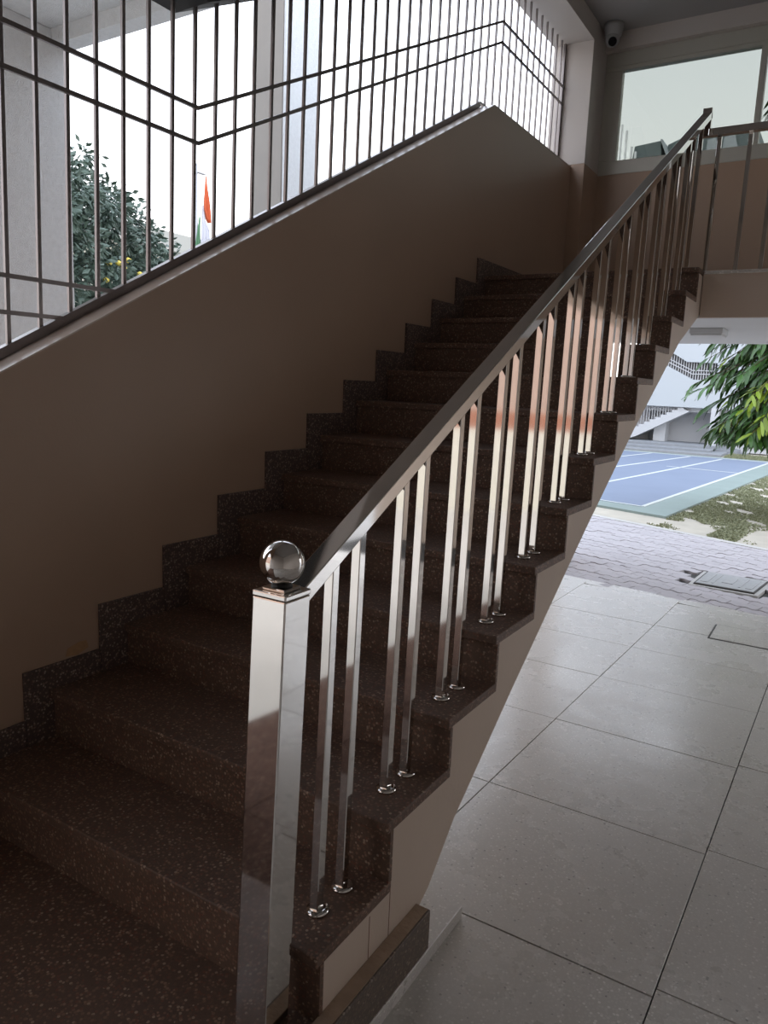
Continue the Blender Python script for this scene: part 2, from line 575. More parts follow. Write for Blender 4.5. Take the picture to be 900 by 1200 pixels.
structure('wall_front', MB().box(-0.22, 4.75, -3.5, -3.3, ZF, CEIL), M['wall_white'], label='pale wall closing the hall behind the viewer')
structure('trim_8', MB().box(2.3, 4.6, 5.5, 5.85, ZF - 0.1, 1.735, 0.004), M['stringer'], label='broad tan wall piece under the landing')
win = empty('window_1', (0.113, YW, 3.1), kind='structure', label='wide fixed window in an aluminium frame over the landing')
Z0, Z1, G0, G1 = 3.10, 4.065, 3.212, 3.922
MB().box(0.113, 4.55, YW, YW + 0.07, Z0, G0, 0.004).build('frame_bottom', M['frame'], win)
MB().box(0.113, 4.55, YW, YW + 0.07, G1, Z1, 0.004).build('frame_top', M['frame'], win)
MB().box(0.113, 0.257, YW, YW + 0.07, G0, G1, 0.003).build('frame_side', M['frame'], win)
MB().box(0.113, 4.55, YW - 0.012, YW, G1 + 0.03, G1 + 0.038).build('frame_bead', M['frame'], win)
xm = 1.307
while xm < 4.5:
    MB().box(xm, xm + 0.045, YW - 0.005, YW + 0.075, G0, G1, 0.003).build('mullion', M['frame'], win)
    xm += 1.095
px = 0.25
for a in (1.32, 2.42, 3.51, 4.55):
    MB().box(px, a, YW + 0.03, YW + 0.036, G0 - 0.01, G1 + 0.01).build('pane', M['glass'], win)
    px = a

# ------------------------------------------------------------------ landing
YL = 3.78
landing = empty('landing', (W, YL, 1.73), kind='structure', label='upper landing slab with tan front beam')
MB().box(W, 4.55, YL, YL + 0.22, 1.732, 1.985).build('front_beam', M['stringer'], landing)
MB().box(-0.22, 4.55, YL + 0.22, 6.15, 1.79, 1.985).build('slab', M['soffit'], landing)
MB().box(-0.22, 4.55, YL + 0.02, 6.15, 1.73, 1.79).build('soffit', M['soffit'], landing)
for i in range(7):
    MB().box(W + 0.004 + i * 0.45, W + 0.446 + i * 0.45, YL - 0.012, 4.6, 1.985, 12 * R, 0.002).build('landing_tile', M['floor'], landing)
MB().box(0.0, 4.5, 4.6, 5.57, 1.985, 12 * R - 0.001).build('landing_tile', M['floor'], landing)

# ------------------------------------------------------------------ staircase
stair = empty('staircase', (W / 2, 0, ZF), label='straight flight of dark speckled terrazzo steps beside the tan wall', cat='staircase')
body = []
top = [(-0.6, ZF), (-0.6, -R - 0.03), (ny(0) + 0.03, -R - 0.03)]
for k in range(12):
    top += [(ny(k) + 0.03, nz(k) - 0.03), (ny(k + 1) + 0.03, nz(k) - 0.03)]
top += [(ny(12) + 0.03, 12 * R - 0.03), (3.9, 12 * R - 0.03)]
under = [(3.9, 1.79), (3.738, 1.725), (3.282, 1.554), (2.42, 1.09), (1.79, 0.717), (1.076, 0.263), (0.681, -0.002), (0.536, -0.139), (0.47, -0.175), (0.455, ZF)]
poly = top + under
MB().prism(poly, 0.0, W - 0.004, 'x').build('stair_body', M['stringer'], stair, label='tan plastered side of the flight')
# bottom tread, then the thirteen steps of the flight
MB().box(0.0, W, -0.62, ny(0) + 0.03, -R - 0.03, -R, 0.004).build('tread', M['tread'], stair)
MB().box(0.0, W, -0.60, -0.585, ZF, -R - 0.03).build('riser', M['tread'], stair)
for k in range(13):
    zb = nz(k - 1) if k else -R
    y1 = ny(k + 1) + 0.03 if k < 12 else 3.95
    MB().box(0.0, W, ny(k), y1, nz(k) - 0.03, nz(k), 0.004, 2).build('tread', M['tread'], stair)
    MB().box(0.0, W - 0.001, ny(k) + 0.016, ny(k) + 0.03, zb, nz(k) - 0.03).build('riser', M['tread'], stair)
# board and base strip at the foot of the outer side
MB().box(W - 0.003, 1.41, -0.6, 0.47, -0.268, -0.150, 0.0015).build('base_board', M['dark_board'], stair, label='upright grey-brown board at the foot of the flight')
MB().box(W - 0.003, 1.404, -0.6, 0.466, -0.150, -0.1475).build('board_top', M['cement'], stair, label='dirty cement fillet on top of the board')
MB().box(1.0, 1.413, -0.6, 0.68, ZF, -0.268, 0.0015).build('base_strip', M['floor'], stair, label='low terrazzo strip under the board')

for (y0, z0, z1) in ((0.222, -0.148, -0.03), (0.318, -0.148, -0.015)):
    MB().box(W - 0.0045, W - 0.0036, y0, y0 + 0.0025, z0, z1).build('crack', M['stain'], stair)

# skirting stepping up the wall
base = empty('baseboard_left', (0, 0, 0), kind='structure', label='dark terrazzo skirting stepping up along the tan wall')
for k in range(-1, 13):
    zt = k * R + 0.103
    y0 = k * T - 0.102
    y1 = (k + 1) * T - 0.102
    if k == -1:
        y0 = -0.6
    if k == 12:
        y1 = 5.2
    MB().box(0.0, 0.014, y0 + 0.001, y1 - 0.001, zt - R - 0.12, zt, 0.0015).build('skirting_tile', M['skirting'], base)

# ------------------------------------------------------------------ steel railing
rail = empty('stair_railing', (1.28, 0, -R), label='polished steel stair railing with a ball-topped newel post', cat='railing')
SL = R / T
NX0, NX1, NY0, NY1 = 1.247, 1.331, -0.083, -0.003
np_ = MB()
np_.box(NX0, NX1, NY0, NY1, -R, 0.833, 0.003, 2)
newel = np_.build('newel_post', M['steel'], rail)
lean(newel, 0, 0.84, 0.045)
cx, cy = (NX0 + NX1) / 2, (NY0 + NY1) / 2
MB().box(NX0 - 0.001, NX1 + 0.001, NY0 - 0.001, NY1 + 0.001, 0.8335, 0.846, 0.003, 2).build('post_cap', M['steel'], newel)
MB().box(cx - 0.029, cx + 0.029, cy - 0.027, cy + 0.027, 0.846, 0.852, 0.002, 1).build('cap_step', M['steel'], newel)
MB().lathe([(0, 0), (0.022, 0), (0.020, 0.006), (0, 0.006)], 24, (cx, cy, 0.852)).build('ball_collar', M['seam'], newel)
sph = MB()
sph.lathe([(0.0455 * math.sin(PI * i / 24), -0.0455 * math.cos(PI * i / 24)) for i in range(25)], 48, (cx, cy, 0.900))
sph.build('ball_finial', M['steel'], newel)


def rail_top(y):
    return 0.832 + 0.543 * y


HX = 1.280
RW, RH = 0.052, 0.036
hr = MB()
off = RH / 2
hy0, hy1 = -0.004, 3.875
hr.bar((HX, hy0, rail_top(hy0) - off * 1.14), (HX, hy1, rail_top(hy1) - off * 1.14), RW, RH, (0, 0, 1), 0.0025)
hr.build('handrail', M['steel'], rail)
# landing rail
lr = MB()
lr.box(HX + 0.02, 4.5, 3.838, 3.888, 2.79, 2.83, 0.0025, 2)
lr.build('landing_rail', M['steel'], rail)
MB().box(HX - 0.026, HX + 0.026, 3.850, 3.885, 2.79, 2.95, 0.002).build('corner_piece', M['steel'], rail)
spots = []
BX = [1.276, 1.280, 1.276, 1.279, 1.274, 1.278, 1.282, 1.285]
for k in range(13):
    for j, dy in enumerate((0.122, 0.226)):
        y = k * T + dy
        if k == 12 and j == 1:
            continue
        spots.append((HX, y, nz(k), rail_top(y) - RH * 1.14))
for x in (1.36, 1.53, 1.665, 1.81, 1.93, 2.075, 2.195, 2.34, 2.46):
    spots.append((x, 3.862, 12 * R, 2.79))
BW = 0.0245
for (x, y, z0, z1) in spots:
    b = MB()
    if y > 3.85:
        b.box(x - BW / 2, x + BW / 2, y - BW / 2, y + BW / 2, z0, z1, 0.002)
    else:
        s = SL * BW / 2
        b.prism([(y - BW / 2, z0), (y + BW / 2, z0), (y + BW / 2, z1 + s + 0.002), (y - BW / 2, z1 - s + 0.002)], x - BW / 2, x + BW / 2, 'x', 0.002)
    bo = b.build('baluster', M['steel'], rail)
    lean(bo, 0, z0 + 0.15, 0.03)
    MB().lathe([(0.0, 0), (0.029, 0.0), (0.029, 0.005), (0.026, 0.009), (0.0185, 0.010), (0.0, 0.010)], 20, (x, y, z0 + 0.0005)).build('base_flange', M['steel'], bo)

# ------------------------------------------------------------------ barred opening
grille = empty('window_grille', (-0.12, 2.4, 1.3), label='grey square-bar security grille over the sloping parapet', cat='grille')
GX = -0.12


def opening_top(y):
    if y < 1.085:
        return 2.66
    if y < 3.82:
        return 2.66 + (y - 1.085) * (4.045 - 2.655) / 2.735
    return 4.045


def opening_bottom(y):
    if y < -0.25:
        return ZS0 + 0.03
    if y < PEAK:
        return sill_z(y) + 0.03
    return ZP + 0.012


def outline(y):
    """rails: level, then along the slope, then level"""
    if y < 1.10:
        return 0.0
    if y < 3.92:
        return (y - 1.10) * 0.5035
    return 2.82 * 0.5035


y = 1.083 - 13 * 0.115
ysb = []
while y < 5.19:
    ysb.append(y)
    y += 0.115
for y in ysb:
    zb, zt = opening_bottom(y), opening_top(y)
    MB().box(GX - 0.007, GX + 0.007, y - 0.007, y + 0.007, zb, zt + 0.05, 0.0015).build('bar', M['grille'], grille)
    lean(grille.children[-1], 0, zb, 0.018) if y < 3.6 else None
for z0 in (2.298, 2.168):
    MB().sweep([(GX + 0.012, -0.54, z0), (GX + 0.012, 1.10, z0), (GX + 0.012, 3.92, z0 + 2.82 * 0.5035), (GX + 0.012, 5.195, z0 + 2.82 * 0.5035)], 0.010, 0.015).build('rail', M['grille'], grille)
for z0 in (1.550, 1.436):
    ye = (z0 - 0.036 - 1.158) / 0.5312
    MB().bar((GX + 0.012, -0.54, z0), (GX + 0.012, ye + 0.02, z0), 0.010, 0.014).build('rail', M['grille'], grille)
MB().sweep([(GX, -0.54, ZS0 + 0.018), (GX, -0.25, ZS0 + 0.018), (GX, PEAK, sill_z(PEAK) + 0.018)], 0.03, 0.03).build('bottom_rail', M['grille'], grille)
MB().sweep([(GX, PEAK + 0.01, ZP + 0.020), (GX, 5.195, ZP + 0.020)], 0.02, 0.014).build('bottom_rail', M['grille'], grille)
MB().box(GX - 0.01, GX + 0.01, 5.172, 5.197, ZP + 0.02, 4.045, 0.002).build('end_stile', M['grille'], grille)

# ------------------------------------------------------------------ small fittings
lamp = empty('ceiling_light', (1.31, 4.6, 1.73), label='flat white box light on the underside of the landing', cat='light')
MB().box(1.200, 1.415, 4.46, 4.72, 1.690, 1.731, 0.004).build('lamp_body', M['lamp_white'], lamp)
MB().box(1.208, 1.407, 4.468, 4.712, 1.678, 1.690, 0.003).build('diffuser', M['soffit'], lamp)

cc = empty('security_camera', (0.215, 5.36, CEIL), label='small white dome camera at the ceiling corner', cat='camera')
MB().lathe([(0, 0), (0.075, 0), (0.078, -0.03), (0.066, -0.085), (0.05, -0.105), (0, -0.105)], 24, (0.215, 5.36, CEIL)).build('mount', M['cctv'], cc)
eye_c = Vector((0.215, 5.345, CEIL - 0.122))
MB().lathe([(0.055 * math.sin(PI * i / 14), -0.055 * math.cos(PI * i / 14)) for i in range(15)], 24, eye_c).build('camera_ball', M['cctv'], cc)
dirv = (Vector((0.9, 3.4, 2.6)) - eye_c).normalized()
MB().tube([eye_c + dirv * 0.045, eye_c + dirv * 0.062], [0.034, 0.032], 20).build('lens', M['black'], cc)

cov = empty('inspection_cover', (1.9, 4.2, ZF), label='flat rectangular cover set in the terrazzo floor near the outer edge', cat='cover')
MB().box(1.60, 2.35, 4.00, 4.36, ZF - 0.004, ZF + 0.0022, 0.001).build('cover_frame', M['joint'], cov)
MB().box(1.612, 2.338, 4.012, 4.348, ZF - 0.002, ZF + 0.0042, 0.001).build('cover_plate', M['floor'], cov)

# ------------------------------------------------------------------ outside, beyond the landing
ground = structure('ground', MB().box(-60, 60, -40, 80, ZF - 0.4, ZF - 0.115), M['earth'], label='bare ground around the building')
sandbed = MB()
sandbed.prism([(-6, 7.6), (4.5, 6.2), (5.0, 26), (-8, 26)], ZF - 0.116, ZF - 0.02, 'z')
structure('soil_bed', sandbed, M['sand'], label='sandy soil between the paving and the blue court')

# kerb strip at the outer edge of the hall floor
pav = empty('paved_path', (1.0, 6.4, ZF), kind='structure', label='pinkish wavy-edged concrete pavers beyond the hall floor')
MB().prism([(-3.0, 5.36), (4.6, 4.33), (4.6, 6.6), (-3.0, 9.6)], ZF - 0.116, ZF - 0.035, 'z').build('paver_bed', M['joint'], pav)
# wavy paver outline
PL, PW = 0.232, 0.118


def wave(t):
    return 0.012 * math.sin(4 * PI * t)


NP = 16
lo = [(-PL / 2 + PL * i / NP, -PW / 2 + wave(i / NP)) for i in range(NP + 1)]
hi = [(-PL / 2 + PL * i / NP, PW / 2 + wave(i / NP)) for i in range(NP + 1)]
outl = [(x * 0.984, y + 0.0035) for x, y in lo] + [(x * 0.984, y - 0.0035) for x, y in hi[::-1]]
pm = MB()
vb = [pm.bm.verts.new((x, y, -0.03)) for x, y in outl]
vt = [pm.bm.verts.new((x, y, -0.003)) for x, y in outl]
vi = [pm.bm.verts.new((x * 0.965, y * 0.94, 0.0)) for x, y in outl]
for i in range(len(outl)):
    j = (i + 1) % len(outl)
    pm.bm.faces.new((vb[i], vb[j], vt[j], vt[i]))
    pm.bm.faces.new((vt[i], vt[j], vi[j], vi[i]))
pm.bm.faces.new(vi)
paver_me = pm.mesh('paver', M['paver'])
ang = math.radians(-14)
ca, sa = math.cos(ang), math.sin(ang)
cells = []
random.seed(4)
for row in range(-4, 46):
    for c in range(-9, 14):
        lx = (c + (0.5 if row % 2 else 0.0)) * PL
        ly = row * PW
        x = 0.55 + lx * ca - ly * sa
        y = 4.75 + lx * sa + ly * ca
        near = 5.04 - 0.136 * x
        far = 8.28 - 0.40 * x
        if near < y < far and -1.6 < x < 2.5:
            if 1.20 < x < 1.85 and 5.42 < y < 6.08:
                continue
            cells.append((x, y, random.uniform(-0.004, 0.003), random.gauss(0, 0.012), random.uniform(-0.012, 0.012)))


def seen(c):
    d = math.hypot(c[0] - EYE[0], c[1] - EYE[1])
    left = 0.62 - (c[1] - 4.9) * 0.30     # what the flight hides
    right = 1.95 - (c[1] - 4.7) * 0.06
    return d + (4 if c[0] < left - 0.25 or c[0] > right + 0.25 else 0)


cells.sort(key=seen)
for x, y, dz, da, tl in cells[:300]:
    o = link('paver', paver_me, pav, loc=Vector((x, y, ZF - 0.008 + dz)) - wloc(pav))
    o.rotation_euler = (tl * 0.4, tl, ang + da)
rest = bmesh.new()
for x, y, dz, da, tl in cells[300:]:
    mtx = Matrix.Translation((x, y, ZF - 0.008 + dz)) @ Matrix.Rotation(ang + da, 4, 'Z')
    tmp = bmesh.new()
    tmp.from_mesh(paver_me)
    tmp.transform(mtx)
    mm = bpy.data.meshes.new('t')
    tmp.to_mesh(mm)
    tmp.free()
    rest.from_mesh(mm)
    bpy.data.meshes.remove(mm)
if len(rest.verts):
    rm = bpy.data.meshes.new('paver_rest')
    rest.to_mesh(rm)
    rm.materials.append(M['paver'])
    link('paver_rest', rm, pav, kind='stuff')
rest.free()
# thin concrete edging between pavers and soil
MB().prism([(-3.0, 9.53), (2.6, 7.29), (2.6, 7.19), (-3.0, 9.42)], ZF - 0.116, ZF - 0.004, 'z').build('edging', M['earth'], pav)
MB().prism([(-3.0, 5.50), (4.6, 4.47), (4.6, 4.335), (-3.0, 5.365)], ZF - 0.116, ZF - 0.006, 'z').build('edging', M['floor'], pav)

mh = empty('manhole_cover', (1.52, 5.75, ZF), label='grey cast manhole cover set among the pinkish pavers', cat='manhole cover')
q = [(1.262, 5.50), (1.735, 5.475), (1.80, 6.00), (1.292, 6.03)]


def inset(qd, f):
    c0 = sum(p[0] for p in qd) / 4
    c1 = sum(p[1] for p in qd) / 4
    return [(c0 + (p[0] - c0) * f, c1 + (p[1] - c1) * f) for p in qd]


MB().prism(inset(q, 1.14), ZF - 0.06, ZF - 0.006, 'z').build('concrete_surround', M['earth'], mh)
MB().prism(q, ZF - 0.02, ZF + 0.006, 'z', 0.003).build('frame', M['joint'], mh)
MB().prism(inset(q, 0.95), ZF - 0.02, ZF + 0.010, 'z', 0.003).build('plate', M['iron'], mh)
for i, (u0, u1, v0, v1) in enumerate(((0.08, 0.2, 0.15, 0.85), (0.26, 0.30, 0.15, 0.85), (0.40, 0.58, 0.3, 0.7), (0.70, 0.74, 0.15, 0.85), (0.82, 0.92, 0.15, 0.85))):
    def bil(u, v):
        a = Vector((*q[0], 0)).lerp(Vector((*q[1], 0)), u)
        b_ = Vector((*q[3], 0)).lerp(Vector((*q[2], 0)), u)
        p_ = a.lerp(b_, v)
        return (p_.x, p_.y)
    MB().prism([bil(u0, v0), bil(u1, v0), bil(u1, v1), bil(u0, v1)], ZF + 0.009, ZF + 0.014, 'z', 0.001).build('raised_rib', M['iron'], mh)

# blue sports court
court = empty('sports_court', (-2, 14, ZF), label='blue sports court with white lines and a green border', cat='court')
MB().prism([(0.34, 8.96), (1.22, 20.25), (-9.0, 20.6), (-9.0, 12.0)], ZF - 0.05, ZF + 0.012, 'z').build('court_border', M['court_green'], court)
MB().prism([(-0.10, 9.57), (0.70, 19.9), (-8.6, 20.4), (-8.6, 11.75)], ZF - 0.05, ZF + 0.016, 'z').build('court_surface', M['court_blue'], court)


def court_line(p, q_, w=0.06):
    p, q_ = Vector((*p, 0)), Vector((*q_, 0))
    n = (q_ - p).normalized().cross(Vector((0, 0, 1))) * w / 2
    MB().prism([tuple((p + n)[:2]), tuple((q_ + n)[:2]), tuple((q_ - n)[:2]), tuple((p - n)[:2])], ZF + 0.01, ZF + 0.019, 'z').build('court_line', M['court_white'], court)


court_line((-0.10, 9.60), (0.69, 19.85))
court_line((-0.10, 9.60), (-8.5, 11.75), 0.05)
court_line((-1.51, 10.2), (-0.42, 19.6), 0.07)
court_line((-2.55, 11.0), (-1.2, 19.75), 0.07)
court_line((-3.6, 11.5), (-2.2, 19.85), 0.06)
court_line((0.69, 19.85), (-8.5, 20.32), 0.08)
court_line((0.40, 16.1), (-1.1, 16.3), 0.05)

# grass: short tufts between the court and the pavers
random.seed(11)
gb = bmesh.new()


def in_grass(x, y):
    edge_court = 0.34 + (y - 8.96) * 0.078
    if x < edge_court - 0.05:
        return 0
    n = math.sin(x * 7.3 + y * 2.1) + math.sin(y * 5.7 - x * 3.9) + 0.7 * math.sin(x * 19 + y * 11)
    # wide lawn towards the right of the court, patchy sand near the pavers
    lawn = 1.0 if (y > 8.9 and x > edge_court + 0.02) else 0
    band = abs((x - 1.16) - (8.1 - y) * -0.12) < 0.17 and y < 9.6
    if lawn and n > -1.3:
        return 1
    if band and n > -1.6:
        return 1
    if n > 1.15:
        return 0.35
    return 0


cnt = 0
tries = 0
while cnt < 30000 and tries < 400000:
    tries += 1
    y = 7.0 + 13.0 * random.random() ** 1.8
    x = random.uniform(-1.2, 2.2)
    if y < 8.32 - 0.4 * x + 0.1:
        continue
    if y > 8.96 + (0.34 - x) * 0.30 and x < 0.34 + (y - 8.96) * 0.078:
        continue
    p_ = in_grass(x, y)
    if random.random() > p_:
        continue
    if x > 1.33 and y < 9.2 and random.random() < 0.8:
        continue
    a_ = random.uniform(0, 2 * PI)
    hgt = random.uniform(0.008, 0.028)
    w_ = random.uniform(0.006, 0.018)
    dx, dy_ = math.cos(a_) * w_, math.sin(a_) * w_
    lean = random.uniform(-0.02, 0.02)
    vs = [gb.verts.new((x - dx, y - dy_, ZF - 0.022)), gb.verts.new((x + dx, y + dy_, ZF - 0.022)), gb.verts.new((x + dx * 0.4 + lean, y + lean, ZF - 0.02 + hgt)), gb.verts.new((x - dx * 0.6 + lean, y + lean * 2, ZF - 0.02 + hgt * 0.8))]
    gb.faces.new(vs)
    cnt += 1
for i in range(5000):
    x, y = random.uniform(-0.5, 3.0), random.uniform(20.4, 21.85)
    hgt, w_, a_ = random.uniform(0.03, 0.09), random.uniform(0.02, 0.05), random.uniform(0, 2 * PI)
    dx, dy_ = math.cos(a_) * w_, math.sin(a_) * w_
    gb.faces.new([gb.verts.new(q) for q in ((x - dx, y - dy_, ZF - 0.03), (x + dx, y + dy_, ZF - 0.03), (x + 0.02, y, ZF - 0.02 + hgt))])
gm_ = bpy.data.meshes.new('grass')
gb.to_mesh(gm_)
gb.free()
gm_.materials.append(M['grass'])
link('grass', gm_, None, label='short patchy green grass on the sandy soil beside the blue court', cat='grass', kind='stuff')

# ------------------------------------------------------------------ building across the court
bld = empty('school_building', (-4, 23, ZF), label='white building with an open stair and barred openings across the blue court', cat='building')
YB = 22.5
wb = M['white_build']
# upper wall, with the opening under it
MB().prism([(-9.5, 6.2), (-2.30, 2.43), (-2.021, 2.259), (-1.181, 2.237), (-1.181, 1.74), (2.5, 1.72), (2.5, 7.2), (-9.5, 7.2)], YB, YB + 0.25, 'y').build('upper_wall', wb, bld)
# balustrade wall of the stair
MB().prism([(-9.5, 5.8), (-2.458, 2.076), (-1.802, 1.747), (2.5, 1.74), (2.5, 0.93), (-9.5, 0.953)], YB - 0.02, YB + 0.25, 'y').build('parapet_wall', wb, bld)
MB().box(-9.5, 2.5, YB + 3.0, YB + 3.2, -0.3, 7.2).build('rear_wall', M['grey_build'], bld)
MB().box(-9.5, 2.5, YB + 0.25, YB + 3.0, 0.80, 0.93).build('floor_slab', M['pale_build'], bld)
# bars in the opening
bx = -2.62
while bx < -1.2:
    zlo = 2.076 - (bx + 2.458) * 0.50 if bx < -1.80 else 1.747
    zhi = 2.43 - (bx + 2.30) * 0.613 if bx < -2.021 else 2.259 - (bx + 2.021) * 0.026
    MB().box(bx - 0.012, bx + 0.012, YB + 0.1, YB + 0.124, zlo - 0.02, zhi + 0.02).build('grille_bar', M['bar_grey'], bld)
    bx += 0.072
for dz in (0.16, 0.26):
    MB().sweep([(-2.62, YB + 0.09, 2.157 + dz - 0.04), (-1.86, YB + 0.09, 1.777 + dz - 0.02), (-1.19, YB + 0.09, 1.772 + dz - 0.02)], 0.02, 0.022, (0, 1, 0)).build('grille_rail', M['pale_build'], bld)
MB().box(-9.5, -1.19, YB + 0.7, YB + 0.75, 1.0, 3.4).build('interior_shade', M['shade_grey'], bld)  # sheet behind the bars, coloured dark to stand in for interior shade
# lower flight rising to the right
fl = MB()
p0x, p0z, sx_, sz_ = -3.70, 0.05, 0.155, 0.0795
pts = []
for i in range(11):
    pts += [(p0x + i * sx_, p0z + i * sz_), (p0x + i * sx_, p0z + (i + 1) * sz_)]
pts += [(p0x + 11 * sx_, p0z + 11 * sz_), (p0x + 11 * sx_ + 0.05, 0.86), (-1.801, 0.827), (-3.302, -0.01), (-3.75, -0.2)]
fl.prism(pts, YB + 0.05, YB + 0.9, 'y')
fl.build('lower_flight', M['pale_build'], bld)
for i in range(1, 11):
    for h_ in (0.3, 0.75):
        x_ = p0x + (i + h_) * sx_
        if x_ < -2.15:
            MB().box(x_ - 0.01, x_ + 0.01, YB + 0.1, YB + 0.12, p0z + (i + 1) * sz_, 0.95).build('flight_bar', M['bar_grey'], bld)
MB().box(-9.5, -3.1, YB + 0.9, YB + 0.95, -0.3, 0.93).build('stair_back', M['grey_build'], bld)
MB().box(-9.5, -1.20, YB + 1.0, YB + 1.15, -0.2, 0.9).build('recess_wall', M['pale_build'], bld)
MB().box(-2.85, -2.50, YB + 0.4, YB + 0.9, -0.2, 0.5).build('recess_pier', M['pale_build'], bld)
MB().box(-1.20, -0.98, YB - 0.05, YB + 0.9, -0.45, 0.94).build('corner_column', M['pale_build'], bld)
MB().box(-0.6, 2.5, YB + 0.4, YB + 0.6, -0.3, 0.94).build('ground_wall', M['pale_build'], bld)
for i, (y0, z1) in enumerate(((20.75, -0.25), (21.3, -0.19), (21.9, -0.12))):
    MB().box(-9.5, -0.95 if i else -0.6, y0, YB + 1.0, ZF - 0.11, z1 - 0.015 + i * 0.004, 0.004).build('plinth_step', M['plinth'], bld)
for i in range(3):
    MB().box(-1.0, -0.35 + 0.22 - i * 0.22, YB - 0.55 + i * 0.22, YB + 0.6, ZF - 0.11, -0.30 + i * 0.09, 0.004).build('entrance_step', M['plinth'], bld)
# roof line seen through the landing window
MB().box(-9.5, 2.5, YB - 0.1, YB + 3.3, 7.2, 7.4).build('roof_slab', M['pale_build'], bld)
MB().prism([(-4.30, 7.4), (-4.16, 8.50), (-3.42, 8.57), (-3.30, 7.4)], YB + 0.2, YB + 1.4, 'y').build('stair_head', M['roof_grey'], bld)
MB().prism([(-3.42, 8.58), (-3.36, 8.58), (-3.16, 8.12), (-3.22, 8.12)], YB + 0.1, YB + 1.5, 'y').build('roof_fascia', M['white_build'], bld)
MB().prism([(-3.3, 7.4), (-3.3, 8.55), (-2.75, 8.76), (-0.9, 8.72), (-0.9, 7.4)], YB + 0.6, YB + 2.6, 'y').build('roof_shed', M['roof_grey'], bld)
for (x0, x1, z0, z1) in ((-3.0, -2.6, 8.25, 8.58), (-2.22, -1.88, 8.22, 8.54), (-1.78, -1.38, 8.22, 8.56)):
    MB().prism([(x0, z0), (x0 + 0.02, z1), (x1 - 0.1, z1 + 0.03), (x1, z0 + 0.03)], YB + 0.54, YB + 0.6, 'y').build('roof_panel', M['white_build'], bld)
for i, (x_, zt) in enumerate(((-4.66, 8.72), (-4.53, 9.10), (-4.38, 8.92), (-4.20, 8.45), (-4.08, 8.30), (-3.97, 8.10))):
    MB().box(x_ - 0.028, x_ + 0.028, YB, YB + 0.05, 7.4, zt).build('reflection_bar', M['reflection_white'], bld)  # added white bars standing in for grille reflections in the window glass

# ------------------------------------------------------------------ tree with long drooping leaves
def leaf_mesh(name, length, width, m, fold=0.25, droop=0.25):
    bm = bmesh.new()
    N = 6
    L_, C_, R_ = [], [], []
    for i in range(N + 1):
        t = i / N
        wv = width / 2 * math.sin(PI * min(1, t * 0.92 + 0.06)) ** 0.8 if i < N else 0.0005
        z = -droop * length * t * t
        C_.append(bm.verts.new((0, t * length, z)))
        wz = fold * wv + 0.004 * math.sin(t * 14)
        L_.append(bm.verts.new((-wv, t * length, z + wz)))
        R_.append(bm.verts.new((wv, t * length, z + wz)))
    for i in range(N):
        for A_, B_ in ((L_, C_), (C_, R_)):
            f = bm.faces.new((A_[i], B_[i], B_[i + 1], A_[i + 1]))
            f.smooth = True
    me = bpy.data.meshes.new(name)
    bm.to_mesh(me)
    bm.free()
    me.materials.append(m)
    return me


mast = empty('mast_tree', (1.95, 10.2, ZF - 0.1), label='tree with long drooping glossy leaves at the right of the court', cat='tree')
random.seed(21)
AX, AY = 1.72, 10.25
MB().tube([(AX + 0.05, AY, ZF - 0.1), (AX, AY, 1.5), (AX - 0.16, AY, 3.6), (AX - 0.42, AY, 5.7)], [0.10, 0.085, 0.06, 0.02], 10).build('trunk', M['bark'], mast)
lm = [leaf_mesh('leaf', 0.25, 0.052, M['leaf_dark']), leaf_mesh('leaf', 0.20, 0.045, M['leaf_dark'], 0.35, 0.4), leaf_mesh('young_leaf', 0.22, 0.046, M['leaf_young'], 0.3, 0.15)]
leaves = []
br = MB()


def radius(z):
    if z < 0.9:
        return 0.95 + (z - 0.35) * 0.45
    if z < 2.4:
        return 1.2
    return max(0.25, 1.2 - (z - 2.4) * 0.26)


nb = 0
for i in range(800):
    z0 = 0.72 + 4.85 * random.random() ** 2.0
    a_ = random.uniform(0, 2 * PI)
    r_ = radius(z0) * random.uniform(0.62, 1.0)
    ax = AX - 0.12 * max(0, z0 - 2.2)
    tip = Vector((ax + r_ * math.cos(a_), AY + r_ * math.sin(a_), z0 - 0.36 * r_ - random.uniform(0.0, 0.15)))
    if tip.z < 0.74:
        tip.z = random.uniform(0.74, 0.9)
    root = Vector((ax, AY, z0 + 0.15))
    mid = root.lerp(tip, 0.55) + Vector((0, 0, 0.16))
    br.tube([root, mid, tip], [0.010, 0.007, 0.003], 5)
    young = random.random() < 0.08
    for s in range(17):
        t = 0.36 + 0.64 * s / 16
        p_ = (root.lerp(mid, t / 0.55) if t < 0.55 else mid.lerp(tip, (t - 0.55) / 0.45))
        aa = a_ + (1 if s % 2 else -1) * random.uniform(0.5, 1.25) * (1.15 - 0.5 * t)
        pitch = random.uniform(-1.15, -0.35)
        leaves.append((p_, aa, pitch, random.uniform(-0.6, 0.6), random.uniform(0.75, 1.15), 2 if (young and random.random() < 0.75) else (0 if random.random() < 0.6 else 1)))
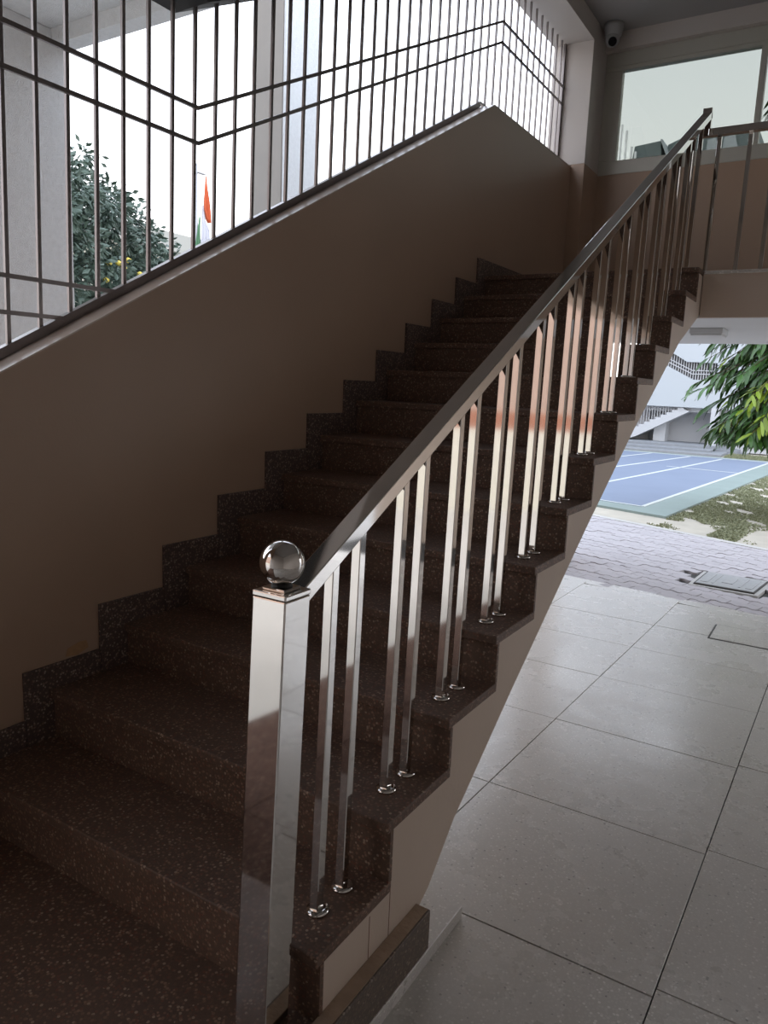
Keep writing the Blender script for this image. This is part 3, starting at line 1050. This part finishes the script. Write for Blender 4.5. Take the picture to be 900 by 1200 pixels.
# sprays that reach out over the court
for (tx, ty, tz, n_) in ((0.42, 9.5, 1.42, 18), (0.50, 9.4, 1.34, 18), (0.55, 9.6, 1.10, 18), (0.66, 10.2, 0.92, 14), (0.50, 9.9, 1.78, 14), (0.62, 9.6, 1.95, 14), (0.92, 9.3, 1.0, 16), (1.10, 9.1, 1.12, 18), (1.22, 9.0, 0.82, 18), (1.32, 8.95, 1.0, 18), (1.20, 8.9, 1.3, 18), (1.05, 9.0, 1.55, 16), (0.75, 9.5, 1.55, 16), (1.25, 9.3, 1.55, 16), (1.28, 9.3, 0.78, 14), (0.58, 9.8, 2.12, 13), (0.80, 9.5, 2.10, 14)):
    tip = Vector((tx, ty, tz))
    root = Vector((AX, AY, tz + 0.42))
    mid = root.lerp(tip, 0.6) + Vector((0, 0, 0.14))
    br.tube([root, mid, tip], [0.010, 0.007, 0.003], 5)
    d_ = (tip - root)
    a_ = math.atan2(d_.y, d_.x)
    young = tz < 1.35 and tx > 1.0 and ty < 9.2
    for s in range(n_):
        t = 0.42 + 0.58 * s / (n_ - 1)
        p_ = (root.lerp(mid, t / 0.6) if t < 0.6 else mid.lerp(tip, (t - 0.6) / 0.4))
        aa = a_ + (1 if s % 2 else -1) * random.uniform(0.15, 0.85)
        leaves.append((p_, aa, random.uniform(-0.95, -0.25), random.uniform(-0.4, 0.4), random.uniform(0.9, 1.2), 2 if young and random.random() < 0.7 else 0))
br.build('branches', M['bark'], mast, kind='stuff')


def leaf_matrix(L_):
    p_, aa, pitch, roll, sc, k = L_
    return Matrix.Translation(p_) @ Matrix.Rotation(aa - PI / 2, 4, 'Z') @ Matrix.Rotation(pitch, 4, 'X') @ Matrix.Rotation(roll, 4, 'Y') @ Matrix.Scale(sc, 4)


def leaf_rank(L_):
    p_ = L_[0]
    d = math.hypot(p_.x - EYE[0], p_.y - EYE[1])
    hidden = 6 if (p_.z > 2.15 or p_.x > 1.40) else 0
    return d + hidden


leaves.sort(key=leaf_rank)
base_w = wloc(mast)
for L_ in leaves[:300]:
    o = bpy.data.objects.new('leaf', lm[L_[5]])
    col.objects.link(o)
    o.parent = mast
    mw = leaf_matrix(L_)
    mw.translation -= base_w
    o.matrix_local = mw
lb = [bmesh.new(), bmesh.new()]
for L_ in leaves[300:]:
    b_ = lb[1 if L_[5] == 2 else 0]
    start = len(b_.verts)
    b_.from_mesh(lm[L_[5]])
    b_.verts.ensure_lookup_table()
    mw = leaf_matrix(L_)
    for v in b_.verts[start:]:
        v.co = mw @ v.co
for b_, m_, nm in ((lb[0], M['leaf_dark'], 'foliage'), (lb[1], M['leaf_young'], 'young_foliage')):
    me = bpy.data.meshes.new(nm)
    b_.to_mesh(me)
    b_.free()
    me.materials.append(m_)
    link(nm, me, mast, kind='stuff')

# ------------------------------------------------------------------ outside, left of the parapet
def pier(name, x1, y0, y1, z0, z1, label):
    p = empty(name, (x1, y0, z0), kind='structure', label=label)
    MB().box(x1 - 0.36, x1 - 0.02, y0, y1, z0, z1, 0.004).build('pier_core', M['pier_side'], p)  # core is a darker grey-brown than the face on it
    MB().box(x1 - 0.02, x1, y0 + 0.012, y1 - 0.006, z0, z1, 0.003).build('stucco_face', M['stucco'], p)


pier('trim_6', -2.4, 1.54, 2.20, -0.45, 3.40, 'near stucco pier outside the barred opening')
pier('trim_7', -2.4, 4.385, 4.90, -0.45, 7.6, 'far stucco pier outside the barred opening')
can = empty('entrance_canopy', (-1.2, 0.5, 3.4), kind='structure', label='small concrete canopy outside above the near pier')
MB().box(-3.0, -0.22, -0.6, 2.20, 3.402, 3.55).build('canopy_slab', M['stucco'], can)
MB().box(-3.0, -0.22, 2.08, 2.20, 3.307, 3.402).build('canopy_beam', M['stucco'], can)

# broad dark tree
tree = empty('garden_tree', (-10.5, 7.0, -0.4), label='broad dark green tree outside behind the barred opening', cat='tree')
MB().tube([(-10.5, 7.0, -0.45), (-10.55, 7.0, 1.0), (-10.45, 7.1, 2.4), (-10.5, 7.2, 3.8)], [0.24, 0.20, 0.14, 0.05], 10).build('trunk', M['bark'], tree)
random.seed(8)
tb = bmesh.new()
clumps = []
for i in range(900):
    while True:
        v = Vector((random.uniform(-1, 1), random.uniform(-1, 1), random.uniform(-1, 1)))
        if 0.05 < v.length < 1:
            break
    v = v.normalized() * (v.length ** 0.5)
    c_ = Vector((-10.5 + v.x * 1.7, 7.0 + v.y * 3.3, 2.4 + v.z * 2.75))
    if c_.z < 0.2 or c_.z > 5.0 - max(0, c_.y - 7.9) * 0.60 - (c_.x + 10.5) * 0.28:
        continue
    clumps.append(c_)
for y_, z_ in ((7.75, 5.0), (8.0, 5.15), (8.15, 4.95), (8.5, 4.75), (8.9, 4.62), (9.2, 4.4), (9.6, 4.2), (9.9, 4.05), (10.1, 3.8), (10.3, 3.5), (9.0, 4.72)):
    for k in range(3):
        clumps.append(Vector((-10.5 + random.uniform(-0.5, 0.5), y_ + random.uniform(-0.12, 0.12), z_ + random.uniform(-0.22, 0.04))))
for c_ in clumps:
    up_ = Vector((random.uniform(-0.5, 0.5), random.uniform(-0.5, 0.5), 0.6)).normalized()
    for j in range(52):
        d_ = Vector((random.gauss(0, 1), random.gauss(0, 1), random.gauss(0, 0.7))).normalized()
        p_ = c_ + d_ * random.uniform(0.08, 0.34)
        ln = random.uniform(0.11, 0.20)
        dr = (d_ + Vector((0, 0, -0.55)) + up_ * 0.2).normalized()
        sd = dr.cross(Vector((random.uniform(-1, 1), random.uniform(-1, 1), random.uniform(0, 1)))).normalized() * ln * 0.22
        nrm = dr.cross(sd).normalized() * ln * 0.06
        a0 = tb.verts.new(p_)
        a1 = tb.verts.new(p_ + dr * ln * 0.5 + sd + nrm)
        a2 = tb.verts.new(p_ + dr * ln)
        a3 = tb.verts.new(p_ + dr * ln * 0.5 - sd + nrm)
        tb.faces.new((a0, a1, a2))
        tb.faces.new((a0, a2, a3))
tm = bpy.data.meshes.new('foliage')
tb.to_mesh(tm)
tb.free()
tm.materials.append(M['leaf_tree'])
link('foliage', tm, tree, kind='stuff')
fb = MB()
for (y_, z_) in ((6.96, 2.99), (7.16, 3.02), (7.26, 2.95), (7.35, 3.1), (6.9, 2.7), (7.6, 2.9)):
    fb.lathe([(0, -0.05), (0.05, -0.02), (0.06, 0.02), (0.0, 0.05)], 8, (-8.9, (y_ + 1.177) * 1.04 - 1.177 + 0.35, z_ + 0.12))
fb.build('blossom', M['flower'], tree, kind='stuff')

hb = empty('low_building', (-15, 16, -0.4), label='pale low building with a flat eave behind the garden tree', cat='building')
MB().prism([(-14.6, 11.2), (-14.6, 19.0), (-22, 19.0), (-22, 11.2)], -0.45, 4.60, 'z').build('wall', mat('pale_yellow_render', (0.66, 0.63, 0.52), 0.85), hb)
MB().prism([(-14.0, 10.6), (-14.0, 19.5), (-22.5, 19.5), (-22.5, 10.6)], 4.60, 5.08, 'z').build('eave', mat('grey_eave', (0.42, 0.41, 0.37), 0.85), hb)

# flag hanging on its pole
pole = empty('flagpole', (-8, 8.86, -0.4), label='thin grey flagpole behind the barred opening', cat='flagpole')
MB().tube([(-8.05, 8.85, -0.45), (-8.05, 8.85, 4.93)], [0.035, 0.022], 10).build('pole', M['bar_grey'], pole)
MB().box(-8.06, -7.99, 8.84, 9.03, 4.78, 4.80).build('arm', M['bar_grey'], pole)
flag = empty('national_flag', (-8, 9.0, 4.75), label='limp saffron, white and green national flag with a blue wheel', cat='flag')


def cloth(name, rows, m, xo):
    """rows of (z, y0, y1); folded strip of cloth"""
    b = bmesh.new()
    N = 14
    grid = []
    for i, (z, y0, y1) in enumerate(rows):
        grid.append([b.verts.new((xo + 0.035 * math.sin(j * 1.35 + i * 0.25) * min(1, i * 0.5), y0 + (y1 - y0) * j / N, z)) for j in range(N + 1)])
    for a, c in zip(grid, grid[1:]):
        for j in range(N):
            f = b.faces.new((a[j], a[j + 1], c[j + 1], c[j]))
            f.smooth = True
    me = bpy.data.meshes.new(name)
    b.to_mesh(me)
    b.free()
    me.materials.append(m)
    o = link(name, me, flag)
    s = o.modifiers.new('thickness', 'SOLIDIFY')
    s.thickness = 0.006
    return o


cloth('saffron_band', [(4.76, 9.00, 9.02), (4.55, 8.98, 9.055), (4.35, 8.965, 9.09), (4.18, 8.96, 9.11), (4.05, 9.01, 9.115), (3.98, 9.06, 9.115)], M['saffron'], -7.985)
cloth('white_band', [(4.25, 8.935, 8.97), (4.0, 8.905, 9.02), (3.85, 8.895, 9.105), (3.6, 8.885, 9.115), (3.3, 8.88, 9.10), (3.1, 8.88, 9.08)], M['white_cloth'], -8.0)
cloth('green_band', [(4.05, 8.875, 8.905), (3.8, 8.83, 8.90), (3.5, 8.76, 8.89), (3.36, 8.74, 8.89), (3.2, 8.78, 8.88), (3.0, 8.80, 8.88)], M['green_cloth'], -8.012)
wh = MB()
for i in range(24):
    a0, a1 = 2 * PI * i / 24, 2 * PI * (i + 1) / 24
    c0, c1 = 9.035, 3.52
    ry, rz = 0.075, 0.155
    wh.bar((-7.945, c0 + ry * math.cos(a0), c1 + rz * math.sin(a0)), (-7.945, c0 + ry * math.cos(a1), c1 + rz * math.sin(a1)), 0.02, 0.006, (1, 0, 0))
    wh.bar((-7.945, c0, c1), (-7.945, c0 + ry * math.cos(a0), c1 + rz * math.sin(a0)), 0.004, 0.004, (1, 0, 0))
wh.build('wheel_emblem', M['navy'], flag)

# ------------------------------------------------------------------ courtyard behind the viewer, mirrored in the steel
cb = empty('courtyard_building', (0, -9.5, ZF), label='long courtyard wall painted cream, orange and pinkish beige', cat='building')
MB().box(-14, 12, -9.8, -9.5, ZF - 0.1, 1.16).build('cream_band', M['cream'], cb)
MB().box(-14, 12, -9.8, -9.5, 1.16, 1.48).build('orange_band', M['orange'], cb)
MB().box(-14, 12, -9.8, -9.5, 1.48, 7.0).build('pink_band', M['pink'], cb)
structure('courtyard_paving', MB().prism([(-14, -9.5), (12, -9.5), (12, -3.52), (-0.22, -3.52), (-0.22, -1.0), (-14, -1.0)], ZF - 0.11, ZF - 0.02), M['court_floor'], label='pale paving of the courtyard behind the hall')
